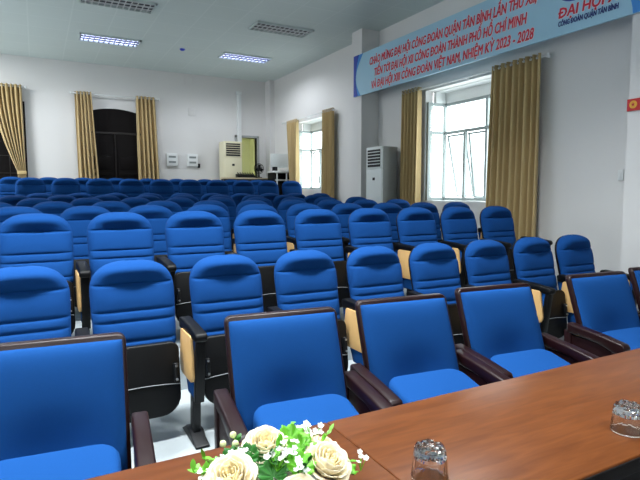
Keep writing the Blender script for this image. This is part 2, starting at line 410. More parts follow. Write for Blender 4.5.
# ------------------------------------------------------------------ ceiling lights
def fixture(label, x0, y0, lit):
    W, D, H = 1.02, 0.43, 0.032
    f = thing('ceiling_light', label, 'ceiling light', (x0 + W / 2, y0 + D / 2, CEIL - H), group='louvred ceiling lights')
    fr = MB()
    fr.box(-W / 2, W / 2, -D / 2, -D / 2 + .02, 0, H).box(-W / 2, W / 2, D / 2 - .02, D / 2, 0, H).box(-W / 2, -W / 2 + .02, -D / 2, D / 2, 0, H).box(W / 2 - .02, W / 2, -D / 2, D / 2, 0, H)
    fr.build('housing', M['ceilpaint'], f)
    MB().box(-W / 2 + .02, W / 2 - .02, -D / 2 + .02, D / 2 - .02, H - .004, H).build('reflector', M['fixture'], f)
    for k in range(3):
        y = -D / 2 + .075 + k * .14
        MB().tube([(-W / 2 + .04, y, H - .011), (W / 2 - .04, y, H - .011)], .008, 8).build('tube', M['tube'] if lit else M['tubeoff'], f)
    if lit:
        for k in (-1, 0, 1):
            l = bpy.data.lights.new('tube_light', 'SPOT'); l.energy = 24; l.spot_size = math.radians(168); l.spot_blend = 0.5; l.shadow_soft_size = 0; l.color = (0.9, 0.94, 1.0)
            lo = bpy.data.objects.new('tube_light', l); COL.objects.link(lo); lo.location = (k * .32, 0, -.004); lo.parent = f
    lv = MB()
    for k in range(1, 12): x = -W / 2 + W * k / 12; lv.box(x - .006, x + .006, -D / 2 + .02, D / 2 - .02, 0, .012)
    for y in (-D / 2 + .145, -D / 2 + .285): lv.box(-W / 2 + .02, W / 2 - .02, y - .008, y + .008, 0, .013)
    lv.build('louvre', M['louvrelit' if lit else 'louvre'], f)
fixture('lit bluish ceiling light above the dark arched door', .78, 10.17, True)
fixture('unlit louvred ceiling light at the top left of the view', .66, 8.12, False)
fixture('dim louvred ceiling light nearest the banner pillar', 3.26, 8.14, False)
fixture('lit ceiling light near the back right corner', 3.37, 10.19, True)
s = thing('ceiling_sensor', 'small blue round sensor on the ceiling near the back', 'sensor', (2.6, 10.4, CEIL))
MB().lathe([(.05, 0), (.05, -.012), (.035, -.03), (.0, -.034)], n=16).build('sensor_dome', M['blue_sensor'], s, smooth=True)

# ------------------------------------------------------------------ banner with lettering
BX = 4.915
ban = thing('banner', 'long light blue congress banner with red lettering above the windows', 'banner', (BX, 5.2, 3.03))
ox, oy, oz = BX, 5.2, 3.03
BZ0, BZ1, BYL, BYR = 3.03, 3.71, 7.85, 2.35
MB().box(-.012, .012, BYR - oy, BYL - oy, BZ0 - oz, BZ1 - oz).build('banner_sheet', M['banner'], ban)
def banner_shape(name, pts, m, d=.004, lift=.0):   # pts (Y, Z) world
    return MB().prism([(-.0125 - lift, y - oy, z - oz) for y, z in pts], (-d, 0, 0)).build(name, m, ban)
wl = [(BYL, BZ0), (BYL, BZ1)] + [(BYL - .10 - .16 * (1 - (k / 10)) ** 2 * (1 if k > 4 else 1) + .0 - .10 * math.sin(k / 10 * PI) * -1 * .9, BZ1 - (BZ1 - BZ0) * k / 10) for k in range(11)][::1]
banner_shape('wave_motif', [(BYL, BZ0), (BYL, BZ1)] + [(BYL - .28 + .22 * math.sin(k / 12 * PI * .9), BZ1 - (BZ1 - BZ0) * k / 12) for k in range(13)], M['bannermid'])
banner_shape('wave_motif', [(BYL, BZ0), (BYL, BZ1)] + [(BYL - .16 + .13 * math.sin(k / 12 * PI * .8) - .05 * k / 12, BZ1 - (BZ1 - BZ0) * k / 12) for k in range(13)], M['bannerdeep'], lift=.004)
banner_shape('wave_motif', [(BYR, BZ1), (BYR, BZ0)] + [(3.02 + .36 * (k / 12) ** 1.6, BZ0 + .0 + (BZ1 - BZ0) * k / 12) for k in range(13)], M['bannermid'])
banner_shape('wave_motif', [(BYR, BZ1), (BYR, BZ0)] + [(2.92 + .30 * (k / 12) ** 2.0, BZ0 + (BZ1 - BZ0) * k / 12) for k in range(13)], M['bannerdeep'], lift=.004)
def lettering(name, body, yl, yr, zbase, cap, m, edge, bold=.026, shear=.18):
    def text_mesh(t):
        cu = bpy.data.curves.new('t', 'FONT'); cu.body = t; cu.size = 1; cu.shear = shear; cu.extrude = .01; cu.resolution_u = 2
        to = bpy.data.objects.new('t', cu); COL.objects.link(to); bpy.context.view_layer.update()
        me = bpy.data.meshes.new_from_object(to.evaluated_get(bpy.context.evaluated_depsgraph_get()))
        bpy.data.objects.remove(to)
        V = [v.co.copy() for v in me.vertices]; F = [tuple(p.vertices) for p in me.polygons]
        bpy.data.meshes.remove(me); return V, F
    plain = {'Đ': 'D', 'Ớ': 'Ó', 'Ừ': 'Ù', 'Ứ': 'Ú'}
    flat = ''.join(plain.get(c, c) for c in body)
    V, F = text_mesh(flat)
    D = text_mesh('D')[0]; wD = max(v.x for v in D) - min(v.x for v in D)
    for k, ch in enumerate(body):
        if ch not in plain: continue
        if ch == 'Đ':
            xl = max(v.x for v in text_mesh(flat[:k] + 'D')[0]) - wD
            bar = MB().box(xl - .07, xl + .30, .32, .40, -.011, .011)
        else:
            base = 'O' if ch == 'Ớ' else 'U'
            xr = max(v.x for v in text_mesh(flat[:k] + base)[0]) - (shear * .68 if base == 'U' else shear * .4)
            bar = MB().box(xr - .06, xr + .10, .60, .67, -.011, .011).box(xr + .04, xr + .10, .66, .76, -.011, .011)
        F += [tuple(i + len(V) for i in f) for f in bar.f]; V += [Vector((v[0] + shear * v[1], v[1], v[2])) for v in bar.v]
    x0, x1 = min(v.x for v in V), max(v.x for v in V)
    sz = cap / .686; sx = (yl - yr) / (x1 - x0)
    for (mm, off, lift, nm) in (((edge, bold + .03, .0, name + '_outline'),) if edge else ()) + ((m, bold, .003, name),):
        mb = MB()
        for k in range(8):
            dx, dy = off * math.cos(k * PI / 4) * sz / sx * .8, off * math.sin(k * PI / 4)
            mb.add([(-.0125 - lift - .0015 - v.z * .12 - k * .00002, (yl - (v.x + dx - x0) * sx) - oy, zbase + (v.y + dy) * sz - oz) for v in V], F)
        mb.build(nm, mm, ban)
lettering('lettering', 'CHÀO MỪNG ĐẠI HỘI CÔNG ĐOÀN QUẬN TÂN BÌNH LẦN THỨ XII,', 7.36, 4.10, 3.47, .115, M['red'], M['pink'])
lettering('lettering', 'TIẾN TỚI ĐẠI HỘI XII CÔNG ĐOÀN THÀNH PHỐ HỒ CHÍ MINH', 7.22, 4.22, 3.275, .115, M['red'], M['pink'])
lettering('lettering', 'VÀ ĐẠI HỘI XIII CÔNG ĐOÀN VIỆT NAM, NHIỆM KỲ 2023 - 2028', 7.30, 4.12, 3.085, .115, M['red'], M['pink'])
lettering('lettering', 'ĐẠI HỘI XII', 3.81, 3.10, 3.205, .095, M['red'], M['pink'], bold=.035, shear=.12)
lettering('lettering', 'CÔNG ĐOÀN QUẬN TÂN BÌNH', 3.81, 3.16, 3.12, .05, M['navy'], None, bold=.03, shear=.12)
# round emblem above the small title
def arc(cy, cz, r0, r1, a0, a1, sq=.62):
    o_ = [(cy - r1 * math.cos(math.radians(a0 + (a1 - a0) * k / 14)), cz + sq * r1 * math.sin(math.radians(a0 + (a1 - a0) * k / 14))) for k in range(15)]
    i_ = [(cy - r0 * math.cos(math.radians(a0 + (a1 - a0) * k / 14)), cz + sq * r0 * math.sin(math.radians(a0 + (a1 - a0) * k / 14))) for k in range(15)]
    return o_ + i_[::-1]
banner_shape('emblem', arc(3.62, 3.46, .12, .20, -200, 10), M['bannerdeep'])
banner_shape('emblem', arc(3.58, 3.47, .05, .10, -160, 60), M['bannerdeep'])
banner_shape('emblem', arc(3.56, 3.44, .14, .17, -100, 40), M['red'], lift=.004)
lettering('lettering', '2023', 3.52, 3.36, 3.35, .05, M['navy'], None, shear=.12)

# red sign on the right pillar
sg = thing('wall_sign', 'small red sign with a gold emblem on the right pillar', 'sign', (4.95, 2.9, 2.15))
MB().box(-.02, 0, -.42, .15, 0, .11).build('sign_board', M['signred'], sg)
MB().lathe([(.0, -.024), (.036, -.024), (.036, -.018)], (0, .09, .056), 20, 'x').build('emblem', M['gold'], sg)
MB().prism([(-.0245, .09 + math.sin(k * PI / 5) * (.02 if k % 2 == 0 else .008), .056 + math.cos(k * PI / 5) * (.02 if k % 2 == 0 else .008)) for k in range(10)], (-.002, 0, 0)).build('star', M['signred'], sg)
sc2 = MB()
for k in range(3): sc2.prism([(-.0215, -.01 - k * .09 + .03 * math.cos(a), .056 + .03 * math.sin(a)) for a in [j * PI / 4 for j in range(8)]], (-.002, 0, 0))
sc2.build('gold_marks', M['gold'], sg)
sw = thing('light_switch', 'small white switch on the wall beside the right pillar', 'switch', (WX, 3.30, 1.57))
MB().box(-.018, 0, -.03, .03, -.055, .055).build('plate', M['white'], sw, bevel=.004)
MB().box(-.024, -.017, -.012, .012, -.025, .025).build('rocker', M['white'], sw, bevel=.002)

# ------------------------------------------------------------------ air conditioners
def air_con(label, loc, rz, W, D, H, mfront, mside):
    a = thing('air_conditioner', label, 'air conditioner', loc, rz)
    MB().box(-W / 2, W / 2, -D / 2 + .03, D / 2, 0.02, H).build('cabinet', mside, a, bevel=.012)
    MB().box(-W / 2, W / 2, -D / 2, -D / 2 + .03, 0.02, H * .80).build('front_panel', mfront, a, bevel=.008)
    MB().box(-W / 2, W / 2, -D / 2, -D / 2 + .03, H * .80, H).build('outlet_frame', mfront, a, bevel=.008)
    gr = MB().box(-W * .40, W * .40, -D / 2 - .004, -D / 2 + .002, H * .82, H * .975).build('grille', M['dark'], a)
    MB().box(-W / 2 + .02, W / 2 - .02, -D / 2 + .01, D / 2 - .01, 0, .03).build('plinth', mside, a)
    fl_ = MB()
    for k in range(5): z = H * (.845 + .027 * k); fl_.box(-W * .39, W * .39, -D / 2 - .014, -D / 2 - .003, z - .006, z + .006)
    fl_.build('louvre_blades', mfront, gr)
    MB().box(-.03, .03, -D / 2 - .005, -D / 2, H * .70, H * .725).build('display', M['dark'], a)
    MB().box(-.025, .025, -D / 2 - .004, -D / 2, H * .50, H * .512).build('badge', M['greyslot'], a)
    return a
air_con('white floor standing air conditioner between square pillar and large window curtain', (5.007, 7.145, floor_z(7.15)), math.radians(-90), .45, .31, 1.79, M['acwhite'], M['acgrey'])
air_con('cream floor standing air conditioner beside the open back doorway', (4.11, 12.10, .69), 0, .43, .40, 1.90, M['accream'], M['accream'])
cd = thing('pipe_trunking', 'white vertical pipe trunking on the wall above the cream air conditioner', 'pipe trunking', (4.46, BY, 2.6))
MB().box(-.05, .05, -.07, 0, -.1, 1.2).build('duct_cover', M['white'], cd, bevel=.01)
MB().box(-.065, .065, -.085, 0, 1.17, 1.25).build('end_cap', M['white'], cd, bevel=.01)
for i, (x, lab) in enumerate(((2.81, 'white wall box with two grey slots nearest the arched door curtain'), (3.285, 'white wall box with hanging dark plug nearer the air conditioner'))):
    b = thing('wall_box', lab, 'wall box', (x, BY, 2.01), group='white slotted wall boxes')
    MB().box(-.125, .125, -.07, 0, 0, .29).build('case', M['white'], b, bevel=.008)
    for z in (.09, .21): MB().box(-.08, .08, -.074, -.068, z - .022, z + .022).build('slot', M['greyslot'], b)
    if i: MB().box(.13, .18, -.05, 0, -.03, .07).build('plug', M['black'], b, bevel=.006)
for (x, z, lab) in ((3.23, 3.99, 'faint white cover plate high on the back wall'), (3.31, 3.28, 'faint white cover plate midway up the back wall')):
    b = MB().box(-.09, .09, -.012, 0, -.09, .09).build('cover_plate', M['wall'], None, bevel=.004, loc=(x, BY, z)); tag(b, lab, 'cover plate', 'blank cover plates on the back wall')

# ------------------------------------------------------------------ back desk corner
FB = .69
tb = thing('counter_table', 'long tan topped table behind the last row of chairs', 'table', (4.25, 11.75, FB))
MB().box(-.50, .72, -.2, .05, 1.015, 1.05).build('table_top', M['tan'], tb, bevel=.004)
MB().box(-.50, .72, -.205, -.19, .93, 1.015).build('apron', M['dark'], tb)
for x in (-.46, .68):
    for y in (-.16, .02): MB().box(x - .02, x + .02, y - .02, y + .02, 0, 1.015).build('leg', M['blackmetal'], tb)
mx = thing('mixing_console', 'low black mixing console lying on the tan table', 'mixer', (4.34, 11.70, FB + 1.05))
MB().prism([(-.22, -.09, 0), (-.22, .09, 0), (-.22, .09, .09), (-.22, -.09, .035)], (.44, 0, 0)).build('case', M['black'], mx, bevel=.005)
kn = MB()
for i in range(7):
    for j in range(3): kn.lathe([(.012, 0), (.01, .03), (0, .03)], (-.18 + i * .06, -.05 + j * .05, .06 + j * .018), 8)
kn.build('knobs', M['dark'], mx)
fn = thing('desk_fan', 'small black desk fan on the tan table before the doorway', 'fan', (4.68, 11.72, FB + 1.05))
MB().lathe([(.075, 0), (.075, .015), (.02, .03), (.014, .16), (0, .16)], n=16).build('stand', M['black'], fn, smooth=True)
cg = MB()
for k in range(16): a = k * PI / 8; cg.tube([(0, -.05, .22), (.09 * math.cos(a), -.04, .22 + .09 * math.sin(a)), (.12 * math.cos(a), 0, .22 + .12 * math.sin(a)), (.09 * math.cos(a), .04, .22 + .09 * math.sin(a)), (0, .05, .22)], .004, 5)
cg.tube([(.12 * math.cos(k * PI / 10), 0, .22 + .12 * math.sin(k * PI / 10)) for k in range(21)], .006, 6)
cg.build('cage', M['black'], fn)
MB().lathe([(0, -.03), (.03, -.03), (.035, .06), (0, .07)], (0, 0, .22), 12, 'y').build('motor', M['black'], fn)
bl = MB()
for k in range(3):
    R = Matrix.Translation((0, -.02, .22)) @ Matrix.Rotation(k * 2 * PI / 3, 4, 'Y') @ Matrix.Rotation(.4, 4, 'Z')
    bl.box(-.04, .04, -.003, .003, .02, .095, R)
bl.build('blades', M['black'], fn)
dk = thing('equipment_desk', 'black equipment desk with white edges in the back corner', 'desk', (5.02, 11.25, FB))
MB().box(-.25, .24, -.19, .19, 1.16, 1.20).build('desk_top', M['white'], dk, bevel=.004)
for x in (-.22, .22): MB().box(x - .015, x + .015, -.17, .19, 0, 1.16).build('side_panel', M['black'], dk)
for x in (-.16, .08): MB().box(x - .012, x + .012, -.19, -.166, .2, 1.16).build('post', M['white'], dk)
MB().box(-.205, .205, .17, .19, .1, 1.16).build('back_panel', M['black'], dk)
MB().box(-.205, .205, -.15, .17, .98, 1.01).build('shelf', M['white'], dk)
MB().box(-.205, .205, -.15, .17, .3, .9).build('equipment_drawer', M['black'], dk)
mo = thing('monitor', 'pale computer monitor standing on the corner equipment desk', 'monitor', (5.01, 11.27, FB + 1.20), math.radians(-18))
MB().box(-.20, .20, -.02, .02, .08, .40).build('display', M['acwhite'], mo, bevel=.008)
MB().tube([(0, .03, .01), (0, .03, .2)], .02, 10).build('stand', M['white'], mo)
MB().lathe([(.1, 0), (.1, .012), (0, .014)], n=18).build('base', M['white'], mo)
sp = thing('speaker_box', 'small black box beside the pale monitor on corner desk', 'speaker', (4.83, 11.12, FB + 1.20))
MB().box(-.045, .045, -.05, .05, 0, .09).build('case', M['black'], sp, bevel=.006)
MB().lathe([(.028, -.053), (.028, -.048), (0, -.048)], (0, 0, .045), 14, 'y').build('cone', M['dark'], sp)

# ------------------------------------------------------------------ tip-up auditorium chair
LEAN = .24
def y_lean(z): return -(1.0 - z) * LEAN
SEAMS = ((.872, .012), (.725, .007), (.668, .006), (.56, .006))
def hw(z):
    base = .221 + .010 * min(1, max(0, (z - .5) / .3))
    if z > .82: base *= max(0.0, 1 - ((z - .82) / .1801) ** 2.6) ** (1 / 2.6)
    if z < .53: base *= 1 - .10 * ((.53 - z) / .03) ** 2
    return base
def cushion_mesh():
    zs = {.50, .505, .515, .53, .545, .59, .62, .64, .69, .75, .78, .81, .84, .855, .895, .91, .925, .94, .955, .965, .974, .982, .988, .993, .997, .9995}
    for s, w in SEAMS: zs |= {s - .016, s - .008, s - .003, s, s + .003, s + .008, s + .016}
    zs = sorted(zs); nu = 21
    def front(u, z):
        x = u * hw(z)
        edge = max(0, 1 - abs(u) ** 5) ** .5
        top = max(0, 1 - max(0, (z - .93) / .07) ** 2.6) ** .5
        bot = max(0, 1 - max(0, (.54 - z) / .04) ** 2.6) ** .5
        t = .06
        for s, w in SEAMS: t -= w * math.exp(-((z - s) / .0065) ** 2) * (1 - .5 * u ** 4)
        if z > .872:
            k = (z - .872) / .085; k = min(1, k); k = k * k * (3 - 2 * k) if k < 1 else 1
            t += .042 * k * max(.3, 1 - .6 * u * u) - .018 * (1 - k) * max(0, 1 - (u / .8) ** 2)
        else:
            for a, b in ((.725, .872), (.668, .725), (.56, .668), (.50, .56)):
                if a <= z <= b: t += (.010 if b - a > .1 else .006) * math.sin(PI * (z - a) / (b - a)) ** .7
            t -= .010 * math.exp(-((u) / .6) ** 2)
        return Vector((x, y_lean(z) - t * edge * top * bot, z))
    mb = MB(); n = len(zs)
    us = [math.sin((i / (nu - 1) * 2 - 1) * PI / 2) for i in range(nu)]
    vs = [front(u, z) for z in zs for u in us]
    fs = [(j * nu + i, j * nu + i + 1, (j + 1) * nu + i + 1, (j + 1) * nu + i) for j in range(n - 1) for i in range(nu - 1)]
    mb.add(vs, fs)
    # close the rear
    o = []
    for j in range(n): o.append(j * nu)
    mb.add([Vector((sgn * hw(z), y_lean(z) + .004, z)) for z in zs for sgn in (-1, 1)], [(2 * j, 2 * j + 2, 2 * j + 3, 2 * j + 1) for j in range(n - 1)])
    nb = n * nu
    mb.f += [(j * nu, (j + 1) * nu, nb + 2 * j + 2, nb + 2 * j) for j in range(n - 1)]
    mb.f += [(j * nu + nu - 1, nb + 2 * j + 1, nb + 2 * j + 3, (j + 1) * nu + nu - 1) for j in range(n - 1)]
    mb.f += [tuple(range(nu)) + (nb + 1, nb)]
    return mb
def shell_mesh():
    zs = [.40, .45, .52, .60, .70, .78, .84, .88, .91, .94, .96, .975, .987, .995, 1.0]
    left = [(-hw(min(.9995, max(.53, z))) * .985, z * .994) for z in zs]
    pts = left + [(-x, z) for x, z in reversed(left)]
    mb = MB(); n = len(pts)
    f = [Vector((x, y_lean(z) + .002, z)) for x, z in pts]; b = [Vector((x * .97, y_lean(z) + .038, z)) for x, z in pts]
    mb.add(f + b, [tuple(range(n)), tuple(range(n, 2 * n))[::-1]] + [(i, (i + 1) % n, n + (i + 1) % n, n + i) for i in range(n)])
    return mb
def rrect(w, z0, z1, rt, rb, k=6):
    pts = []
    for (cx_, cz_, r, a0) in ((w - rb, z0 + rb, rb, -90), (w - rt, z1 - rt, rt, 0), (-w + rt, z1 - rt, rt, 90), (-w + rb, z0 + rb, rb, 180)):
        for i in range(k + 1): a = math.radians(a0 + 90 * i / k); pts.append((cx_ + r * math.cos(a), cz_ + r * math.sin(a)))
    return pts
def stanchion(root, x):
    """armrest, blue side panel, writing tablet, post and foot at local x"""
    sp = MB().prism([(x - .021, y, z) for y, z in ((-.44, .60), (-.10, .60), (-.14, .46), (-.24, .25), (-.385, .25))], (.042, 0, 0)).build('side_panel', M['fabric_plain'], root, bevel=.006)
    fe = MB().prism([(x - .026, y, z) for y, z in ((-.465, .61), (-.425, .61), (-.375, .24), (-.415, .24))], (.052, 0, 0)).build('front_edge', M['black'], sp, bevel=.005)
    ar = []
    for k in range(15):
        a = k / 14
        ar.append((a))
    arm = MB()
    arm.prism([(x - .033, y, z) for y, z in ((-.47, .592), (-.48, .605), (-.48, .625), (-.465, .64), (-.30, .655), (-.12, .663), (-.10, .65), (-.11, .60))], (.066, 0, 0))
    arm.build('armrest', M['black'], root, bevel=.010)
    tab = MB()
    o = []
    for (cy, cz, r, a0) in ((-.37, .40, .05, 180), (-.19, .40, .05, 270), (-.19, .59, .02, 0), (-.37, .59, .02, 90)):
        for i in range(6): a = math.radians(a0 + 18 * i); o.append((x - .0405, cy + r * math.cos(a), cz + r * math.sin(a)))
    tab.prism(o, (.017, 0, 0)).build('writing_tablet', M['oak'], root, bevel=.003)
    MB().tube([(x - .030, -.22, .5), (x - .010, -.22, .5)], .02, 10).build('tablet_hinge', M['blackmetal'], root)
    MB().prism([(x - .022, -.36, .26), (x + .022, -.36, .26), (x + .022, -.29, .26), (x - .022, -.29, .26)], (0, .015, -.24)).build('post', M['blackmetal'], root, bevel=.006)
    fp = MB().prism([(x - .04, y, z) for y, z in ((-.46, 0), (-.46, .014), (-.38, .03), (-.33, .055), (-.24, .055), (-.18, .02), (-.14, 0))], (.08, 0, 0)).build('foot_plate', M['blackmetal'], root, bevel=.008)
    return sp
def make_chair(end=False):
    r = thing('auditorium_chair', 'x', 'chair', group='blue tip-up auditorium chairs')
    cushion_mesh().build('backrest', M['fabric'], r, smooth=True)
    shell_mesh().build('backrest_shell', M['black'], r, bevel=.008)
    # folded seat pan
    T = Matrix.Translation((0, -.215, .34)) @ Matrix.Rotation(math.radians(-7), 4, 'X')
    pts = rrect(.213, -.205, .205, .05, .11)
    pan = MB().prism([(x, -.028, z) for x, z in pts], (0, .05, 0), T).build('seat_pan', M['black'], r, bevel=.010, segs=2)
    pi = MB().tube([T @ Vector((-.207 + .414 * k / 12, -.030, -.035 + .012 * math.sin(PI * k / 12))) for k in range(13)], .0028, 6).build('pan_piping', M['piping'], pan)
    cu = MB().prism([(x * .93, .022, z * .96) for x, z in pts], (0, .07, 0), T).build('seat_cushion', M['fabric_plain'], r, bevel=.022, segs=3)
    for sx in (-1, 1):
        h = MB().box(sx * .187 - .012, sx * .187 + .012, -.05, -.02, -.02, .085, T).build('seat_hinge', M['blackmetal'], r, bevel=.005)
        for dz in (-.005, .07): MB().tube([T @ Vector((sx * .187, -.048, dz)), T @ Vector((sx * .187, -.056, dz))], .007, 8).build('bolt', M['chrome'], h)
    stanchion(r, -.283)
    if end: stanchion(r, .33)
    return r
f_ = 524.0; yaw = math.radians(28.36); pit = math.radians(5.125)
def proj(X, Y, Z):
    Z -= CAMZ; s, c = math.sin(-yaw), math.cos(-yaw)
    rr = X * c + Y * s; F = -X * s + Y * c
    fw = F * math.cos(pit) - Z * math.sin(pit)
    return 320 + f_ * rr / fw
ROWS = [ # y of the headrest, first x, pitch, count, wording
    (3.17, -.09, .557, 9, 'the first tip-up row behind the armchairs'),
    (4.155, -.012, .5535, 9, 'the second tip-up row, first on the platform'),
    (5.13, -.154, .545, 10, 'the third tip-up row on the platform'),
    (6.10, -.39, .5475, 10, 'the fourth tip-up row on the platform'),
    (7.08, -.56, .56, 10, 'the fifth tip-up row on the platform'),
    (8.05, -.246, .56, 9, 'the sixth tip-up row on the platform'),
    (9.05, .053, .537, 10, 'the seventh tip-up row, last on the platform'),
    (10.25, -.078, .545, 10, 'the raised row before the rearmost'),
    (11.10, -.371, .594, 9, 'the rearmost raised row')]
ORD = ['nearest', 'second', 'third', 'fourth', 'fifth', 'sixth', 'seventh', 'eighth', 'ninth', 'tenth']
proto = make_chair(); proto_end = make_chair(True); used = {}
for (y, x0, p, n, words) in ROWS:
    for i in range(n):
        x = x0 + p * i
        if proj(x + .27, y, 1.2) < 0: continue
        src = proto_end if i == n - 1 else proto
        o = src if src.name not in used else copy_tree(src)
        used[src.name] = 1
        o.location = (x, y, floor_z(y - .3) if y > 9.9 else floor_z(y) if y < 3.6 else floor_z(y - .3))
        k = n - 1 - i
        o['label'] = ('blue chair %s window side in %s' % ('nearest' if k == 0 else ORD[k] + ' from', words))

# ------------------------------------------------------------------ wood-framed armchairs
AL = .37
def ay(z): return -(0.85 - z) * AL
def make_armchair():
    r = thing('armchair', 'x', 'armchair', group='wood-framed blue armchairs at the table')
    W = .264
    # dark rim around the back
    def outline(w, z0, z1, rad):
        return rrect(w, z0, z1, rad, .01, 4)
    fo = outline(W, .28, .85, .03)
    n = len(fo); mb = MB()
    mb.add([Vector((x, ay(z) - .012, z)) for x, z in fo] + [Vector((x, ay(z) + .03, z)) for x, z in fo],
           [tuple(range(n)), tuple(range(n, 2 * n))[::-1]] + [(i, (i + 1) % n, n + (i + 1) % n, n + i) for i in range(n)])
    mb.build('back_frame', M['darkwood'], r, bevel=.008)
    def fn(u, v):
        uu = math.sin((u * 2 - 1) * PI / 2); z = .36 + (.832 - .36) * (math.sin((v * 2 - 1) * PI / 2) * .5 + .5)
        vv = (z - .36) / .472 * 2 - 1
        e = max(0, 1 - abs(uu) ** 8) ** .5 * max(0, 1 - abs(vv) ** 10) ** .5
        rc = .035   # rounded top corners
        wx = W - .013
        t = .030 + .012 * math.cos(vv * 1.4) - .028 * math.exp(-((uu) / .62) ** 2 - ((vv + .45) / .5) ** 2)
        return Vector((uu * wx, ay(z) - .010 - t * e, z))
    MB().grid(fn, 25, 25).build('backrest', M['fabric_plain'], r, smooth=True)
    # seat
    def seat_outline(sc, yf):
        pts = []
        for (cx_, cy_, rad, a0) in ((.228 - .08, -.53 + .08, .08, -90), (.228 - .08, -.17 - .08, .08, 0), (-.205 + .08, -.17 - .08, .08, 90), (-.205 + .08, -.53 + .08, .08, 180)):
            for i in range(6): a = math.radians(a0 + 18 * i); pts.append((cx_ + rad * math.cos(a), cy_ + rad * math.sin(a)))
        return pts
    so = seat_outline(1, 0)
    MB().prism([(x, y, .416 + .20 * y) for x, y in so], (0, 0, .135)).build('seat', M['fabric_plain'], r, bevel=.030, segs=4)
    MB().box(-.225, .225, -.47, -.17, .27, .345).build('seat_frame', M['darkwood'], r, bevel=.005)
    for sx in (-1, 1):
        xc = sx * .301
        a = MB()
        a.prism([(xc - .031, y, z) for y, z in ((-.465, .44), (-.475, .455), (-.475, .503), (-.46, .52), (-.30, .540), (-.07, .562), (-.07, .50), (-.30, .485))], (.062, 0, 0))
        a.build('armrest', M['darkwood'], r, bevel=.012, segs=3)
        MB().box(xc - .024, xc + .024, -.44, -.39, 0, .46).build('leg', M['darkwood'], r, bevel=.006)
        MB().box(xc - .024, xc + .024, -.10, -.045, 0, .51).build('leg', M['darkwood'], r, bevel=.006)
        MB().box(xc - .014, xc + .014, -.41, -.08, .16, .485).build('arm_panel', M['darkwood'], r, bevel=.004)
        MB().box(min(sx * .24, sx * .30), max(sx * .24, sx * .30), -.42, -.08, .29, .325).build('side_rail', M['darkwood'], r)
    return r
arm0 = make_armchair()
ACH = [(.018, 2.12, 'large blue armchair alone at the left end of the table'),
       (.958, 2.135, 'blue dark-wood armchair directly behind the cream flowers'),
       (1.638, 2.145, 'blue dark-wood armchair in the middle of the group of three'),
       (2.31, 2.16, 'blue dark-wood armchair right of the middle one in the group of three'),
       (3.285, 2.18, 'blue dark-wood armchair in front of the red sign pillar'),
       (3.985, 2.19, 'blue dark-wood armchair cut off by the right edge of the photo')]
for i, (x, y, lab) in enumerate(ACH):
    o = arm0 if i == 0 else copy_tree(arm0)
    o.location = (x, y, 0); o['label'] = lab
    if i == 0: o.rotation_euler.z = math.radians(-6)

# ------------------------------------------------------------------ tables
def table(label, x0, x1):
    c = (x0 + x1) / 2; L = (x1 - x0) / 2
    t = thing('table', label, 'table', (c, .97, 0), group='brown meeting tables')
    MB().box(-L + .001, L - .001, -.262, .262, .718, .75).build('table_top', M['table'], t, bevel=.004)
    MB().box(-L + .001, L - .001, -.268, -.2625, .712, .746).build('shaded_edge_strip', M['doorwood'], t, bevel=.002)  # front edge in shadow, its darkness put into the colour
    MB().box(-L + .03, L - .03, -.235, -.215, .42, .718).build('shaded_apron', M['doorwood'], t)  # shade on the table's near face, painted as dark wood
    MB().box(-L + .03, L - .03, .19, .21, .30, .718).build('modesty_panel', M['table'], t)
    for x in (-L + .03, L - .06): MB().box(x, x + .03, -.235, .21, 0, .718).build('side_panel', M['table'], t)
table('brown table at left under the cream flowers', -.75, .685)
table('brown table at right under the two upturned glasses', .685, 2.6)

# ------------------------------------------------------------------ upturned glasses
def glass(label, x, y):
    g = thing('tumbler', label, 'glass', (x, y, .7502), group='upturned drinking glasses'); g.scale = (1.06, 1.06, .9)
    out = [(.0385, 0), (.0395, .003), (.0375, .02), (.0355, .05), (.034, .066), (.033, .074), (.029, .080), (.0, .081)]
    inn = [(.0, .058), (.026, .0565), (.0310, .050), (.034, .02), (.036, .004), (.0375, 0)]
    prof = inn[::-1][:-1][0:0] + out + inn
    mb = MB()
    n = 40; vs = []; P = [(max(r, 1e-5), h) for r, h in out] + [(max(r, 1e-5), h) for r, h in inn]
    for k, (r, h) in enumerate(P):
        for j in range(n):
            a = 2 * PI * j / n
            rr = r * (1 - (.045 if (j % 4 < 2) else 0) * (1 if 3 <= k <= 6 else 0))
            vs.append((rr * math.cos(a), rr * math.sin(a), h + (.0035 * math.cos(a * 6) if k in (6,) else 0)))
    K = len(P)
    fs = [(i * n + j, i * n + (j + 1) % n, ((i + 1) % K) * n + (j + 1) % n, ((i + 1) % K) * n + j) for i in range(K) for j in range(n) if i != 7]
    mb.add(vs, fs)
    mb.build('bowl', M['glass'], g, smooth=False)
    cu = MB()
    for k in range(8):
        a = k * PI / 4; c = (.018 * math.cos(a), .018 * math.sin(a), .0808)
        cu.lathe([(.0075, 0), (.006, .003), (0, .0055)], c, 6)
    cu.lathe([(.009, 0), (.006, .004), (0, .006)], (0, 0, .0808), 8)
    cu.build('cut_base', M['glass'], g)
glass('upturned cut glass tumbler nearest the flowers', .75, .872)
glass('upturned cut glass tumbler at the right edge of the photo', 1.368, .80)

